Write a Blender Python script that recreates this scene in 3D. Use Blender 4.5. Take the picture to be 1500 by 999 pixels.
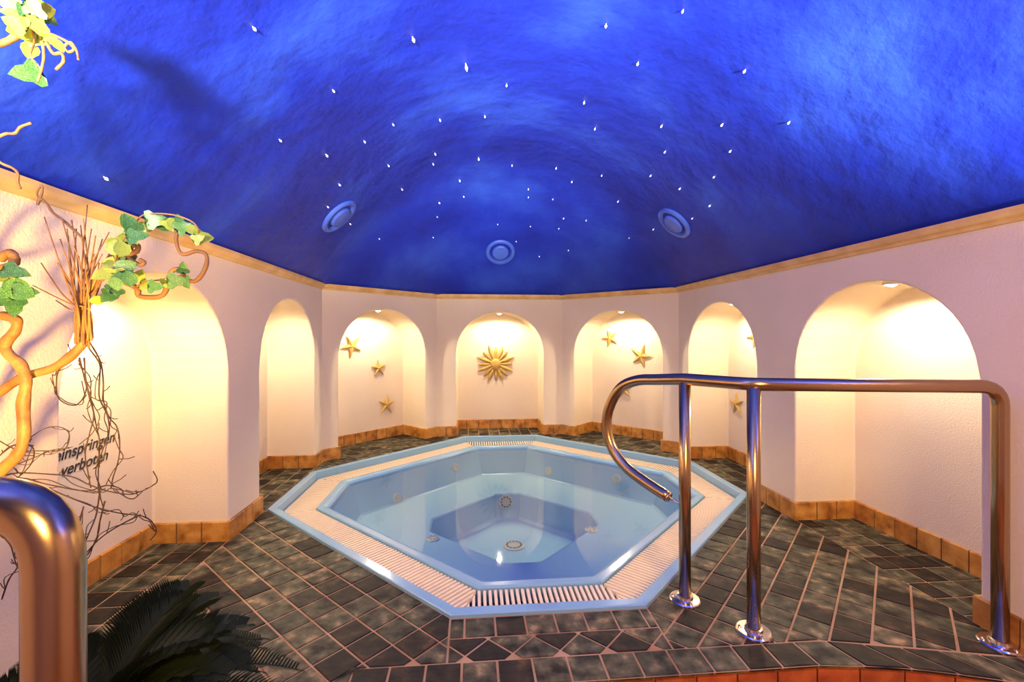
import bpy, bmesh, math, random
from mathutils import Vector, Matrix
from mathutils.bvhtree import BVHTree
random.seed(7)
for o in list(bpy.data.objects): bpy.data.objects.remove(o)
S = bpy.context.scene
COL = S.collection

# ------------------------------------------------------------------ camera
FPX, HOR, HC, YAW, CX = 666.7, 492.0, 1.1, math.radians(5), -0.31
cy_, sy_ = math.cos(YAW), math.sin(YAW)
cam = bpy.data.cameras.new('camera'); cam.lens = 16; cam.sensor_width = 36
cam.shift_y = -(499.5 - HOR) / 1500      # horizon sits slightly above the frame centre
cam.clip_start = 0.02
co = bpy.data.objects.new('camera', cam); COL.objects.link(co)
co.location = (CX, 0, HC); co.rotation_euler = (math.pi / 2, 0, -YAW)
S.camera = co

def ray(px, py):
    X = (px - 750) / FPX; Z = (HOR - py) / FPX
    return Vector((X * cy_ + sy_, -X * sy_ + cy_, Z))
CAM = Vector((CX, 0, HC))
def at(px, py, D): return CAM + ray(px, py) * D
def on_plane(px, py, n, d):
    r = ray(px, py); t = (d - n[0] * CX) / (n[0] * r[0] + n[1] * r[1]); return CAM + r * t
def on_floor(px, py, z=0.0):
    r = ray(px, py); return CAM + r * ((z - HC) / r[2])

# ------------------------------------------------------------------ world, view
w = bpy.data.worlds.new('world'); S.world = w; w.use_nodes = True
w.node_tree.nodes['Background'].inputs[0].default_value = (0.9, 0.75, 0.6, 1)
w.node_tree.nodes['Background'].inputs[1].default_value = 0.0
S.view_settings.view_transform = 'Standard'; S.view_settings.look = 'None'
S.view_settings.gamma = 1; S.view_settings.use_curve_mapping = False
S.view_settings.exposure = 0.0

def light(name, kind, loc, power, color, target=None, size=0.1, spot=None, blend=0.6, parent=None):
    l = bpy.data.lights.new(name, kind); l.energy = power; l.color = color
    if kind == 'AREA': l.size = size; l.shape = 'DISK'
    else: l.shadow_soft_size = size
    if kind == 'SPOT': l.spot_size = spot; l.spot_blend = blend
    o = bpy.data.objects.new(name, l); COL.objects.link(o); o.location = loc
    if target is not None:
        o.rotation_euler = (Vector(target) - Vector(loc)).to_track_quat('-Z', 'Y').to_euler()
    if parent: o.parent = parent
    return o
# uplights washing the vault, from beside and behind the camera
light('uplight', 'SPOT', (-1.05, -0.75, 1.2), 1650, (1.0, 0.93, 0.84), (-1.0, 1.35, 2.5), 0.10, math.radians(66), 1.0)
light('uplight', 'SPOT', (1.40, 0.0, 1.2), 1200, (1.0, 0.93, 0.84), (1.1, 1.3, 2.4), 0.10, math.radians(74), 1.0)
light('uplight', 'SPOT', (-0.3, -0.9, 1.2), 650, (1.0, 0.93, 0.84), (-0.1, 0.9, 2.5), 0.05, math.radians(70), 1.0)
# warm spotlight aimed at the branches and left wall
light('plant_spot', 'SPOT', (-0.80, 0.25, 0.70), 300, (1.0, 0.62, 0.18), (-1.62, 1.25, 1.35), 0.04, math.radians(75), 0.9)
# added warm fill behind the camera, to brighten and warm the walls
light('warm_fill', 'AREA', (0.2, -1.0, 1.7), 72, (1.0, 0.62, 0.22), (0.1, 2.8, 0.35), 0.7)

# ------------------------------------------------------------------ helpers
def tag(o, label=None, cat=None, group=None, kind=None):
    if label: o['label'] = label
    if cat: o['category'] = cat
    if group: o['group'] = group
    if kind: o['kind'] = kind
    return o
def empty(name, loc=(0, 0, 0)):
    o = bpy.data.objects.new(name, None); COL.objects.link(o); o.location = loc; o.empty_display_size = .1
    return o
def mobj(name, verts, faces, mat, parent=None, smooth=False, loc=None):
    me = bpy.data.meshes.new(name); me.from_pydata([tuple(v) for v in verts], [], faces); me.update()
    if mat: me.materials.append(mat)
    if smooth:
        for p in me.polygons: p.use_smooth = True
    o = bpy.data.objects.new(name, me); COL.objects.link(o)
    if parent: o.parent = parent
    if loc is not None: o.location = loc
    return o
def fixnormals(o):
    bm = bmesh.new(); bm.from_mesh(o.data); bmesh.ops.remove_doubles(bm, verts=bm.verts, dist=1e-5)
    bmesh.ops.recalc_face_normals(bm, faces=bm.faces); bm.to_mesh(o.data); bm.free()
def catmull(pts, n=6):
    P = [Vector(p) for p in pts]
    if len(P) < 3: return P
    out = []
    Q = [P[0] * 2 - P[1]] + P + [P[-1] * 2 - P[-2]]
    for i in range(1, len(Q) - 2):
        a, b, c, d = Q[i - 1], Q[i], Q[i + 1], Q[i + 2]
        for k in range(n):
            t = k / n
            out.append(.5 * ((2 * b) + (c - a) * t + (2 * a - 5 * b + 4 * c - d) * t * t + (3 * b - a - 3 * c + d) * t ** 3))
    out.append(P[-1]); return out
def tube_geo(pts, rad, seg=10, base=0, caps=True):
    P = [Vector(p) for p in pts]; n = len(P); V = []; F = []
    t0 = (P[1] - P[0]).normalized()
    ref = Vector((0, 0, 1)) if abs(t0.z) < .9 else Vector((1, 0, 0))
    nrm = (ref - t0 * ref.dot(t0)).normalized()
    for i in range(n):
        t = (P[min(i + 1, n - 1)] - P[max(i - 1, 0)])
        t = t.normalized() if t.length > 1e-9 else t0
        nrm = (nrm - t * nrm.dot(t)); nrm = nrm.normalized() if nrm.length > 1e-6 else t.orthogonal().normalized()
        b = t.cross(nrm); r = rad(i / (n - 1)) if callable(rad) else rad
        for k in range(seg):
            a = 2 * math.pi * k / seg; V.append(P[i] + (nrm * math.cos(a) + b * math.sin(a)) * r)
    for i in range(n - 1):
        for k in range(seg):
            k2 = (k + 1) % seg
            F.append((base + i * seg + k, base + i * seg + k2, base + (i + 1) * seg + k2, base + (i + 1) * seg + k))
    if caps:
        F.append(tuple(base + k for k in reversed(range(seg)))); F.append(tuple(base + (n - 1) * seg + k for k in range(seg)))
    return V, F
def tube(name, pts, rad, mat, parent=None, seg=10):
    V, F = tube_geo(pts, rad, seg); return mobj(name, V, F, mat, parent, True)
def lathe(name, prof, mat, parent=None, loc=(0, 0, 0), rot=None, seg=32):
    V = []; F = []
    for (r, z) in prof:
        for k in range(seg):
            a = 2 * math.pi * k / seg; V.append((r * math.cos(a), r * math.sin(a), z))
    for i in range(len(prof) - 1):
        for k in range(seg):
            k2 = (k + 1) % seg; F.append((i * seg + k, i * seg + k2, (i + 1) * seg + k2, (i + 1) * seg + k))
    F.append(tuple(range(seg))[::-1]); F.append(tuple((len(prof) - 1) * seg + k for k in range(seg)))
    o = mobj(name, V, F, mat, parent, True, loc)
    if rot is not None: o.rotation_euler = rot
    m = o.modifiers.new('split', 'EDGE_SPLIT'); m.split_angle = math.radians(40)
    return o

# ------------------------------------------------------------------ materials
def mat(name, color, rough=.6, metal=0.0, spec=.5, ramp=None, nscale=8, detail=6, bump=0, bscale=60, per_island=False, emit=None, coat=0, bdist=.01):
    m = bpy.data.materials.new(name); m.use_nodes = True; nt = m.node_tree; N = nt.nodes; b = N['Principled BSDF']
    b.inputs['Base Color'].default_value = (*color, 1); b.inputs['Roughness'].default_value = rough
    b.inputs['Metallic'].default_value = metal; b.inputs['Specular IOR Level'].default_value = spec
    if coat: b.inputs['Coat Weight'].default_value = coat; b.inputs['Coat Roughness'].default_value = .08
    tc = N.new('ShaderNodeTexCoord')
    if ramp:
        no = N.new('ShaderNodeTexNoise'); no.inputs['Scale'].default_value = nscale; no.inputs['Detail'].default_value = detail
        nt.links.new(tc.outputs['Object'], no.inputs['Vector'])
        cr = N.new('ShaderNodeValToRGB'); e = cr.color_ramp.elements
        while len(e) < len(ramp): e.new(.5)
        for i, (p, c) in enumerate(ramp): e[i].position = p; e[i].color = (*c, 1)
        nt.links.new(no.outputs['Fac'], cr.inputs['Fac']); last = cr.outputs['Color']
        if per_island:
            g = N.new('ShaderNodeNewGeometry'); r2 = N.new('ShaderNodeValToRGB'); r2.color_ramp.interpolation = 'LINEAR'
            ee = r2.color_ramp.elements
            while len(ee) < len(per_island): ee.new(.5)
            for i, (p, c) in enumerate(per_island): ee[i].position = p; ee[i].color = (*c, 1)
            oi = N.new('ShaderNodeObjectInfo'); ad = N.new('ShaderNodeMath'); ad.operation = 'ADD'; fc = N.new('ShaderNodeMath'); fc.operation = 'FRACT'
            nt.links.new(g.outputs['Random Per Island'], ad.inputs[0]); nt.links.new(oi.outputs['Random'], ad.inputs[1])
            nt.links.new(ad.outputs[0], fc.inputs[0]); nt.links.new(fc.outputs[0], r2.inputs['Fac'])
            mx = N.new('ShaderNodeMix'); mx.data_type = 'RGBA'; mx.blend_type = 'MULTIPLY'; mx.inputs[0].default_value = 1
            nt.links.new(last, mx.inputs[6]); nt.links.new(r2.outputs['Color'], mx.inputs[7]); last = mx.outputs[2]
        nt.links.new(last, b.inputs['Base Color'])
    if bump:
        nb = N.new('ShaderNodeTexNoise'); nb.inputs['Scale'].default_value = bscale; nb.inputs['Detail'].default_value = 5
        nt.links.new(tc.outputs['Object'], nb.inputs['Vector'])
        bp = N.new('ShaderNodeBump'); bp.inputs['Strength'].default_value = bump; bp.inputs['Distance'].default_value = bdist
        nt.links.new(nb.outputs['Fac'], bp.inputs['Height']); nt.links.new(bp.outputs['Normal'], b.inputs['Normal'])
    if emit: b.inputs['Emission Color'].default_value = (*emit[0], 1); b.inputs['Emission Strength'].default_value = emit[1]
    return m
M = {}
M['plaster'] = mat('plaster', (.84, .76, .66), .85, spec=.2, ramp=[(.3, (.78, .64, .46)), (.7, (.84, .71, .53))], nscale=2, bump=.4, bscale=120, bdist=.006)
M['ceiling'] = mat('blue_stucco', (.05, .10, .8), .55, spec=.35, ramp=[(.22, (.003, .008, .23)), (.5, (.007, .027, .42)), (.8, (.028, .095, .62))], nscale=1.6, detail=9, bump=.6, bscale=7, bdist=.03)
M['cornice'] = mat('cornice_wood', (.75, .48, .17), .5, ramp=[(.3, (.62, .36, .11)), (.7, (.82, .55, .22))], nscale=9)
M['skirt'] = mat('ochre_tile', (.6, .3, .07), .5, ramp=[(.3, (.26, .095, .015)), (.5, (.54, .24, .04)), (.7, (.68, .36, .08))], nscale=14, bump=.3, bscale=40,
                 per_island=[(0, (.75, .6, .5)), (.5, (1, 1, 1)), (1, (1, .9, .75))])
M['skgrout'] = mat('skirting_grout', (.14, .085, .045), .9)
M['slate'] = mat('slate', (.12, .12, .1), .6, spec=.3, ramp=[(.34, (.010, .008, .005)), (.45, (.045, .043, .028)), (.57, (.095, .088, .056)), (.70, (.29, .21, .125))], nscale=16, detail=10, bump=.5, bscale=28,
                 per_island=[(0, (.16, .11, .085)), (.34, (.32, .24, .19)), (.38, (.72, .76, .64)), (.7, (1.05, 1.05, .88)), (1, (1.45, 1.25, 1.0))], bdist=.006)
M['grout'] = mat('grout', (.40, .23, .12), .9, ramp=[(.3, (.32, .16, .075)), (.7, (.50, .32, .18))], nscale=5)
M['red'] = mat('red_tile', (.40, .09, .02), .45, ramp=[(.3, (.28, .05, .012)), (.7, (.50, .13, .03))], nscale=18, bump=.2,
               per_island=[(0, (.8, .8, .8)), (1, (1.1, 1, 1))])
M['pool'] = mat('blue_fibreglass', (.25, .47, .63), .18, spec=.5, coat=.3)
M['basin'] = mat('basin_fibreglass', (.42, .75, .82), .3)
M['gutter'] = mat('gutter_dark', (.05, .05, .06), .6)
M['slat'] = mat('cream_plastic', (.85, .70, .50), .5)
M['jet'] = mat('ivory_plastic', (.80, .76, .58), .35)
M['jetdark'] = mat('jet_hole', (.16, .14, .09), .6)
M['steel'] = mat('brushed_steel', (.47, .32, .17), .24, metal=1.0)
M['plate'] = mat('polished_steel', (.78, .72, .66), .14, metal=1.0)
M['starfish'] = mat('starfish', (.6, .38, .09), .75, ramp=[(.3, (.48, .28, .055)), (.7, (.66, .44, .12))], nscale=30, bump=.5, bscale=120)
M['vent'] = mat('vent_blue', (.06, .13, .62), .35)
M['crystal'] = mat('crystal', (.95, .95, .95), .05, emit=((1, .97, .9), .6))
M['bulb'] = mat('bulb', (1, 1, 1), .3, emit=((1, .86, .62), 60))
M['lampring'] = mat('lamp_ring', (.9, .86, .8), .3)
M['text'] = mat('black_paint', (.035, .028, .02), .8)
M['bark'] = mat('golden_bark', (.24, .11, .025), .6, ramp=[(.3, (.13, .05, .010)), (.7, (.32, .16, .04))], nscale=14, bump=.4, bscale=60)
M['twig'] = mat('twig', (.30, .14, .05), .7, ramp=[(.3, (.08, .03, .012)), (.7, (.22, .10, .03))], nscale=9)
M['vine'] = mat('dark_vine', (.045, .022, .014), .8)
M['leafy'] = mat('yellow_green_leaf', (.40, .45, .06), .5, ramp=[(.35, (.09, .19, .015)), (.65, (.27, .29, .035))], nscale=22)
M['leafd'] = mat('green_leaf', (.06, .2, .05), .45, ramp=[(.35, (.012, .06, .012)), (.55, (.05, .17, .03)), (.7, (.2, .32, .1))], nscale=26)
M['palm'] = mat('shaded_sago_leaf', (.010, .017, .006), .75, spec=.15)  # leaf green darkened, the palm's shade is put into the colour
M['pot'] = mat('terracotta', (.22, .09, .05), .8)
M['vase'] = mat('clay_vase', (.25, .18, .12), .7)
M['lower'] = mat('terracotta_floor', (.35, .12, .05), .6, ramp=[(.3, (.25, .08, .03)), (.7, (.42, .16, .07))], nscale=6)
# water: clear film, reflecting at grazing angles
wm = bpy.data.materials.new('water'); wm.use_nodes = True; nt = wm.node_tree; N = nt.nodes; N.clear()
out = N.new('ShaderNodeOutputMaterial'); mixs = N.new('ShaderNodeMixShader'); fr = N.new('ShaderNodeFresnel'); fr.inputs['IOR'].default_value = 1.33
tr = N.new('ShaderNodeBsdfTransparent'); tr.inputs[0].default_value = (.93, .97, .985, 1)
gl = N.new('ShaderNodeBsdfGlossy'); gl.inputs['Roughness'].default_value = .03; gl.inputs[0].default_value = (1, 1, 1, 1)
nz = N.new('ShaderNodeTexNoise'); nz.inputs['Scale'].default_value = 5; bp = N.new('ShaderNodeBump'); bp.inputs['Strength'].default_value = .02; bp.inputs['Distance'].default_value = .02
tcw = N.new('ShaderNodeTexCoord'); nt.links.new(tcw.outputs['Object'], nz.inputs['Vector'])
nt.links.new(nz.outputs['Fac'], bp.inputs['Height']); nt.links.new(bp.outputs['Normal'], gl.inputs['Normal'])
nt.links.new(fr.outputs[0], mixs.inputs[0]); nt.links.new(tr.outputs[0], mixs.inputs[1]); nt.links.new(gl.outputs[0], mixs.inputs[2]); nt.links.new(mixs.outputs[0], out.inputs[0])
M['water'] = wm

# ------------------------------------------------------------------ room layout (metres)
WX, YB, YC, XB = 1.62, 5.05, 4.115, 0.70     # half width, back wall, side corner y, back corner x
YN = -1.6                                     # end wall behind the camera
ZC = 1.507                                    # underside of cornice
DEP = 0.38                                    # niche depth
SPR, RISE = 0.875, 0.49
ZLOW = -0.54
# wall: p0->p1 with inward normal to the LEFT of travel; niches in metres along the wall
def wall(name, p0, p1, niches, zb, z1=1.60):
    p0 = Vector(p0); p1 = Vector(p1); d = (p1 - p0); Ln = d.length; d.normalize(); n = Vector((-d.y, d.x))   # inward
    V = []; F = []; idx = {}
    def v(s, z, dep=0.0):
        k = (round(s, 5), round(z, 5), round(dep, 5))
        if k not in idx:
            q = p0 + d * s - n * dep; idx[k] = len(V); V.append((q.x, q.y, z))
        return idx[k]
    zlev = [zb, -0.01, SPR, z1]
    edges = [0.0]
    for a, b in niches: edges += [a, b]
    edges.append(Ln)
    for i in range(0, len(edges), 2):
        a, b = edges[i], edges[i + 1]
        for j in range(3): F.append((v(a, zlev[j]), v(b, zlev[j]), v(b, zlev[j + 1]), v(a, zlev[j + 1])))
    NA = 24
    for a, b in niches:
        c = (a + b) / 2; hw = (b - a) / 2
        F.append((v(a, zb), v(b, zb), v(b, -.01), v(a, -.01)))
        arc = [(c - hw * math.cos(math.pi * k / NA), SPR + RISE * math.sin(math.pi * k / NA) ** .92) for k in range(NA + 1)]
        for k in range(NA):
            (s0, z0), (s1, z2) = arc[k], arc[k + 1]
            F.append((v(s0, z0), v(s1, z2), v(s1, z1), v(s0, z1)))
        prof = [(a, -.01)] + arc + [(b, -.01)]
        for k in range(len(prof) - 1):
            (s0, z0), (s1, z2) = prof[k], prof[k + 1]
            F.append((v(s0, z0), v(s0, z0, DEP), v(s1, z2, DEP), v(s1, z2)))
        F.append(tuple(v(s, z, DEP) for s, z in prof))
    o = mobj(name, V, F, M['plaster']); fixnormals(o)
    bv = o.modifiers.new('soft_edges', 'BEVEL'); bv.width = .012; bv.segments = 3; bv.limit_method = 'ANGLE'; bv.angle_limit = math.radians(50)
    o['kind'] = 'structure'
    return o
q = math.sqrt(.5)
dl = math.hypot(WX - XB, YB - YC)
# travel so that inward normal is on the left: right wall goes +y, back goes -x, left goes -y
wl = lambda y: YC - y                      # left wall s from (-WX,YC) going -y
nich_L = [(wl(3.935), wl(2.945)), (wl(2.575), wl(1.575))]
nich_R = [(y - YN, y2 - YN) for y, y2 in ((1.575, 2.57), (2.945, 3.935))]
ND = (dl / 2 - .5, dl / 2 + .5)
wallL = wall('wall_left', (-WX, YC), (-WX, YN), nich_L, ZLOW)
wallR = wall('wall_right', (WX, YN), (WX, YC), nich_R, ZLOW)
wallB = wall('wall_back', (XB, YB), (-XB, YB), [(XB - .487, XB + .487)], -.6)
wallDL = wall('wall_back_left', (-XB, YB), (-WX, YC), [ND], -.6)
wallDR = wall('wall_back_right', (WX, YC), (XB, YB), [ND], -.6)
wallN = mobj('wall_front', [(-WX, YN, ZLOW), (WX, YN, ZLOW), (WX, YN, 1.6), (-WX, YN, 1.6)], [(0, 1, 2, 3)], M['plaster']); wallN['kind'] = 'structure'

# ------------------------------------------------------------------ cornice trims
CORN = [(-WX, YN), (WX, YN), (WX, YC), (XB, YB), (-XB, YB), (-WX, YC)]
def inset_poly(P, d):
    n = len(P); out = []
    for i in range(n):
        a, b, c = Vector(P[i - 1]), Vector(P[i]), Vector(P[(i + 1) % n])
        d1 = (b - a).normalized(); d2 = (c - b).normalized(); n1 = Vector((-d1.y, d1.x)); n2 = Vector((-d2.y, d2.x))
        m = (n1 + n2); m = m / m.dot(n1); out.append(b + m * d)
    return out
cprof = [(0, 0), (.010, 0), (.014, .012), (.026, .020), (.032, .034), (.032, .050), (0, .050)]
rings = [inset_poly(CORN, o_) for o_, _ in cprof]
for i in range(6):
    j = (i + 1) % 6; V = []; F = []
    for k, (o_, z_) in enumerate(cprof):
        for e in (i, j): p = rings[k][e]; V.append((p.x, p.y, ZC + z_))
    for k in range(len(cprof) - 1): F.append((2 * k, 2 * k + 1, 2 * k + 3, 2 * k + 2))
    t = mobj('trim_%d' % (i + 1), V, F, M['cornice']); t['kind'] = 'structure'; fixnormals(t)

# ------------------------------------------------------------------ vaulted ceiling
def wall_dist(x, y):
    ds = [x + WX, WX - x, YB - y, y - YN, (-(x + y) + (WX + YC)) * q, ((x - y) + (WX + YC)) * q]
    k = 16.0; m = min(ds)
    return max(0.0, m - math.log(sum(math.exp(-k * (d - m)) for d in ds)) / k + math.log(1.0) / k)
ZV, HV, UV = ZC + .045, .96, 1.55
def zceil(x, y):
    u = min(wall_dist(x, y) / UV, 1.0); return ZV + HV * (1 - (1 - u) ** 2.1)
V = []; F = []; NXc, NYc = 72, 140
inset = inset_poly(CORN, 0.0)
rows = []
for j in range(NYc + 1):
    y = YN + (YB - YN) * j / NYc
    hw = WX if y <= YC else WX - (y - YC) * (WX - XB) / (YB - YC)
    row = []
    for i in range(NXc + 1):
        x = -hw + 2 * hw * i / NXc; row.append(len(V)); V.append((x, y, zceil(x, y)))
    rows.append(row)
for j in range(NYc):
    for i in range(NXc): F.append((rows[j][i], rows[j + 1][i], rows[j + 1][i + 1], rows[j][i + 1]))
ceil = mobj('ceiling', V, F, M['ceiling'], smooth=True); ceil['kind'] = 'structure'
ceil_bvh = BVHTree.FromPolygons([Vector(v) for v in V], F)

# ------------------------------------------------------------------ deck floor
PH, PB, PCY = 1.595, .395, 3.385     # pool outer half, short half side, centre y
def octa(h, b, cy=PCY):
    return [(-b, cy - h), (b, cy - h), (h, cy - b), (h, cy + b), (b, cy + h), (-b, cy + h), (-h, cy + b), (-h, cy - b)]
def ring(d): return octa(PH - d, PB - d * (math.sqrt(2) - 1))
P8, P7, P6, P5, P4, P3, P2, P1 = ring(0)
YI, YE = 1.545, 1.427                # border row inner line, deck front edge
def edge_y(x):                       # deck front edge, curving towards the camera at the right
    pts = [(-9, YE), (.85, YE), (1.067, 1.401), (1.188, 1.374), (1.296, 1.341), (1.401, 1.308), (WX, 1.235)]
    for (a, ya), (b, yb) in zip(pts, pts[1:]):
        if a <= x <= b: return ya + (yb - ya) * (x - a) / (b - a)
    return YE
XL = -.70                            # left platform reaches further towards the camera
regs = []   # (polygon, angle, pitch, origin)
pt = .1178
rA = [(-WX, 1.427), (XL, 1.427), (XL, YI), (-PB, YI), P8, P1, (-WX, P1[1])]
regs.append((rA, 45, pt, (-1.176, 2.071)))
regs.append(([(-PB, YI), (PB, YI), (PB, 1.668), (-PB, 1.668)], 45, pt, (-.252, 1.657)))
regs.append(([(-PB, 1.668), (PB, 1.668), P7, P8], 0, .1165, (-.339, 1.668)))
regs.append(([(PB, YI), (.94, YI), (1.165, 1.50), (1.377, 1.448), (WX, 1.39), (WX, P6[1]), P6, P7], 45, pt, (1.465, 1.862)))
regs.append(([P2, P3, (-PB, YB), (-XB, YB), (-WX, YC), (-WX, P2[1])], 45, pt, (-1.5, 4.2)))
regs.append(([P4, P5, (WX, P5[1]), (WX, YC), (XB, YB), (PB, YB)], 45, pt, (1.5, 4.2)))
regs.append(([(-.487, PCY + PH), (.487, PCY + PH), (.487, YB + DEP), (-.487, YB + DEP)], 0, pt, (0, YB)))
for s in (-1, 1):
    for a, b in ((1.575, 2.575), (2.945, 3.935)):
        x0, x1 = sorted((s * WX, s * (WX + DEP))); regs.append(([(x0, a), (x1, a), (x1, b), (x0, b)], 0, pt, (s * 1.60, 2.22)))
# niche floors of the two diagonal walls
for s in (-1, 1):
    c = Vector((s * (WX + XB) / 2, (YC + YB) / 2)); d = Vector((s * -(WX - XB), YB - YC)).normalized(); nn = Vector((s * d.y * s, -d.x)) ; nn = Vector((s * q, q))
    pq = [c - d * .5, c + d * .5, c + d * .5 + nn * DEP, c - d * .5 + nn * DEP]
    regs.append(([tuple(p) for p in pq], 45, pt, (s * 1.5, 4.2)))
# left platform beside the steps
regs.append(([(-WX, .42), (XL, .42), (XL, 1.427), (-WX, 1.427)], 45, pt, (-1.176, 2.071)))
def area(P): return .5 * sum(P[i - 1][0] * P[i][1] - P[i][0] * P[i - 1][1] for i in range(len(P)))
def ccw(P): return P if area(P) > 0 else P[::-1]
def clip(P, C):      # clip polygon P by convex polygon C
    out = list(P)
    for i in range(len(C)):
        a, b = C[i - 1], C[i]; src = out; out = []
        if not src: return []
        sd = lambda p: (b[0] - a[0]) * (p[1] - a[1]) - (b[1] - a[1]) * (p[0] - a[0])
        for k in range(len(src)):
            p, r_ = src[k - 1], src[k]; sp, sr = sd(p), sd(r_)
            if (sp >= 0) != (sr >= 0):
                t = sp / (sp - sr); out.append((p[0] + (r_[0] - p[0]) * t, p[1] + (r_[1] - p[1]) * t))
            if sr >= 0: out.append(r_)
    return out
def shrink(P, d):
    P = ccw(P); n = len(P); out = []
    for i in range(n):
        a, b, c = Vector(P[i - 1]), Vector(P[i]), Vector(P[(i + 1) % n])
        if (b - a).length < 1e-6 or (c - b).length < 1e-6: continue
        d1 = (b - a).normalized(); d2 = (c - b).normalized(); n1 = Vector((-d1.y, d1.x)); n2 = Vector((-d2.y, d2.x))
        m = n1 + n2
        if m.length < .3: return []
        m = m / m.dot(n1); out.append(tuple(b + m * d))
    return out
def clean(P):
    out = []
    for p in P:
        if not out or math.dist(p, out[-1]) > .004: out.append(p)
    if len(out) > 1 and math.dist(out[0], out[-1]) <= .004: out.pop()
    return out
tiles = []
for poly, ang, pitch, org in regs:
    poly = ccw(poly); ca, sa = math.cos(math.radians(ang)), math.sin(math.radians(ang))
    us = [((p[0] - org[0]) * ca + (p[1] - org[1]) * sa, -(p[0] - org[0]) * sa + (p[1] - org[1]) * ca) for p in poly]
    i0, i1 = math.floor(min(u for u, _ in us) / pitch), math.ceil(max(u for u, _ in us) / pitch)
    j0, j1 = math.floor(min(v_ for _, v_ in us) / pitch), math.ceil(max(v_ for _, v_ in us) / pitch)
    for i in range(i0, i1):
        for j in range(j0, j1):
            sq = [(org[0] + u * ca - v_ * sa, org[1] + u * sa + v_ * ca) for u, v_ in ((i * pitch, j * pitch), ((i + 1) * pitch, j * pitch), ((i + 1) * pitch, (j + 1) * pitch), (i * pitch, (j + 1) * pitch))]
            c_ = clean(clip(poly, sq))
            if len(c_) < 3 or abs(area(c_)) < .0007: continue
            s_ = shrink(c_, .0042)
            if len(s_) >= 3 and area(s_) > .0004: tiles.append(s_)
# border row along the deck edge
x = XL
while x < WX - .01:
    x2 = min(x + .1185, WX)
    def inner(xx): return YI if xx < .94 else YI - (xx - .94) * .232
    sl = 0.0 if x < .8 else min((x - .8) * .25, .08); sl2 = 0.0 if x2 < .8 else min((x2 - .8) * .25, .08)
    pq = [(x + sl, edge_y(x + sl)), (min(x2 + sl2, WX), edge_y(min(x2 + sl2, WX))), (x2, inner(x2)), (x, inner(x))]
    s_ = shrink(pq, .0042)
    if len(s_) >= 3: tiles.append(s_)
    x = x2
# slab below the tiles (grout), with the pool opening left free
V = []; F = []
def addpoly(P, z):
    b = len(V); V.extend((p[0], p[1], z) for p in P); F.append(tuple(range(b, b + len(P))))
for poly, *_ in regs: addpoly(ccw(poly), -.004)
eb = [(XL, YI), (.94, YI), (1.165, 1.50), (1.377, 1.448), (WX, 1.39)]
ef = [(x_, edge_y(x_)) for x_ in (XL, .85, 1.067, 1.188, 1.296, 1.401, WX)]
addpoly(ef + eb[::-1], -.004)
addpoly([(-WX, YC - .0), (-WX - .0, YC), (-WX, P2[1])][:3], -.004)
# riser below the edge
for a, b in zip(ef, ef[1:]):
    k = len(V); V += [(a[0], a[1] + .012, -.004), (b[0], b[1] + .012, -.004), (b[0], b[1] + .012, ZLOW), (a[0], a[1] + .012, ZLOW)]; F.append((k, k + 1, k + 2, k + 3))
k = len(V); V += [(XL - .012, .42, -.004), (XL - .012, 1.44, -.004), (XL - .012, 1.44, ZLOW), (XL - .012, .42, ZLOW)]; F.append((k, k + 1, k + 2, k + 3))
k = len(V); V += [(-WX, .432, -.004), (XL, .432, -.004), (XL, .432, ZLOW), (-WX, .432, ZLOW)]; F.append((k, k + 1, k + 2, k + 3))
floor = mobj('floor', V, F, M['grout']); floor['kind'] = 'structure'
def tile_geo(P, base, top=0.0):
    n = len(P); I = shrink(P, .0022)
    if len(I) != n: I = P
    tx, ty = random.uniform(-.006, .006), random.uniform(-.006, .006); cx_ = sum(p[0] for p in P) / n; cy2 = sum(p[1] for p in P) / n
    h = top + random.uniform(-.0008, .0008)
    V = [(p[0], p[1], -.012) for p in P] + [(p[0], p[1], h - .0018) for p in P] + [(p[0], p[1], h + (p[0] - cx_) * tx + (p[1] - cy2) * ty) for p in I]
    F = []
    for L in (0, 1):
        for k in range(n): k2 = (k + 1) % n; F.append((base + L * n + k, base + L * n + k2, base + (L + 1) * n + k2, base + (L + 1) * n + k))
    F.append(tuple(base + 2 * n + k for k in range(n))); return V, F
def vis_size(P):
    c = Vector((sum(p[0] for p in P) / len(P), sum(p[1] for p in P) / len(P), 0)) - CAM
    D = c.x * sy_ + c.y * cy_; X = c.x * cy_ - c.y * sy_
    if D < .2: return 0
    px = 750 + FPX * X / D; py = HOR + FPX * HC / D
    return abs(area(P)) / D ** 3 if -40 < px < 1540 and py < 1040 else 0
tiles.sort(key=vis_size, reverse=True)
for P in tiles[:290]:
    Vt, Ft = tile_geo(P, 0); mobj('tile', Vt, Ft, M['slate'], floor)
Vr, Fr = [], []
for P in tiles[290:]:
    Vt, Ft = tile_geo(P, len(Vr)); Vr += Vt; Fr += Ft
rest = mobj('tile_field', Vr, Fr, M['slate'], floor); rest['kind'] = 'stuff'
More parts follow.
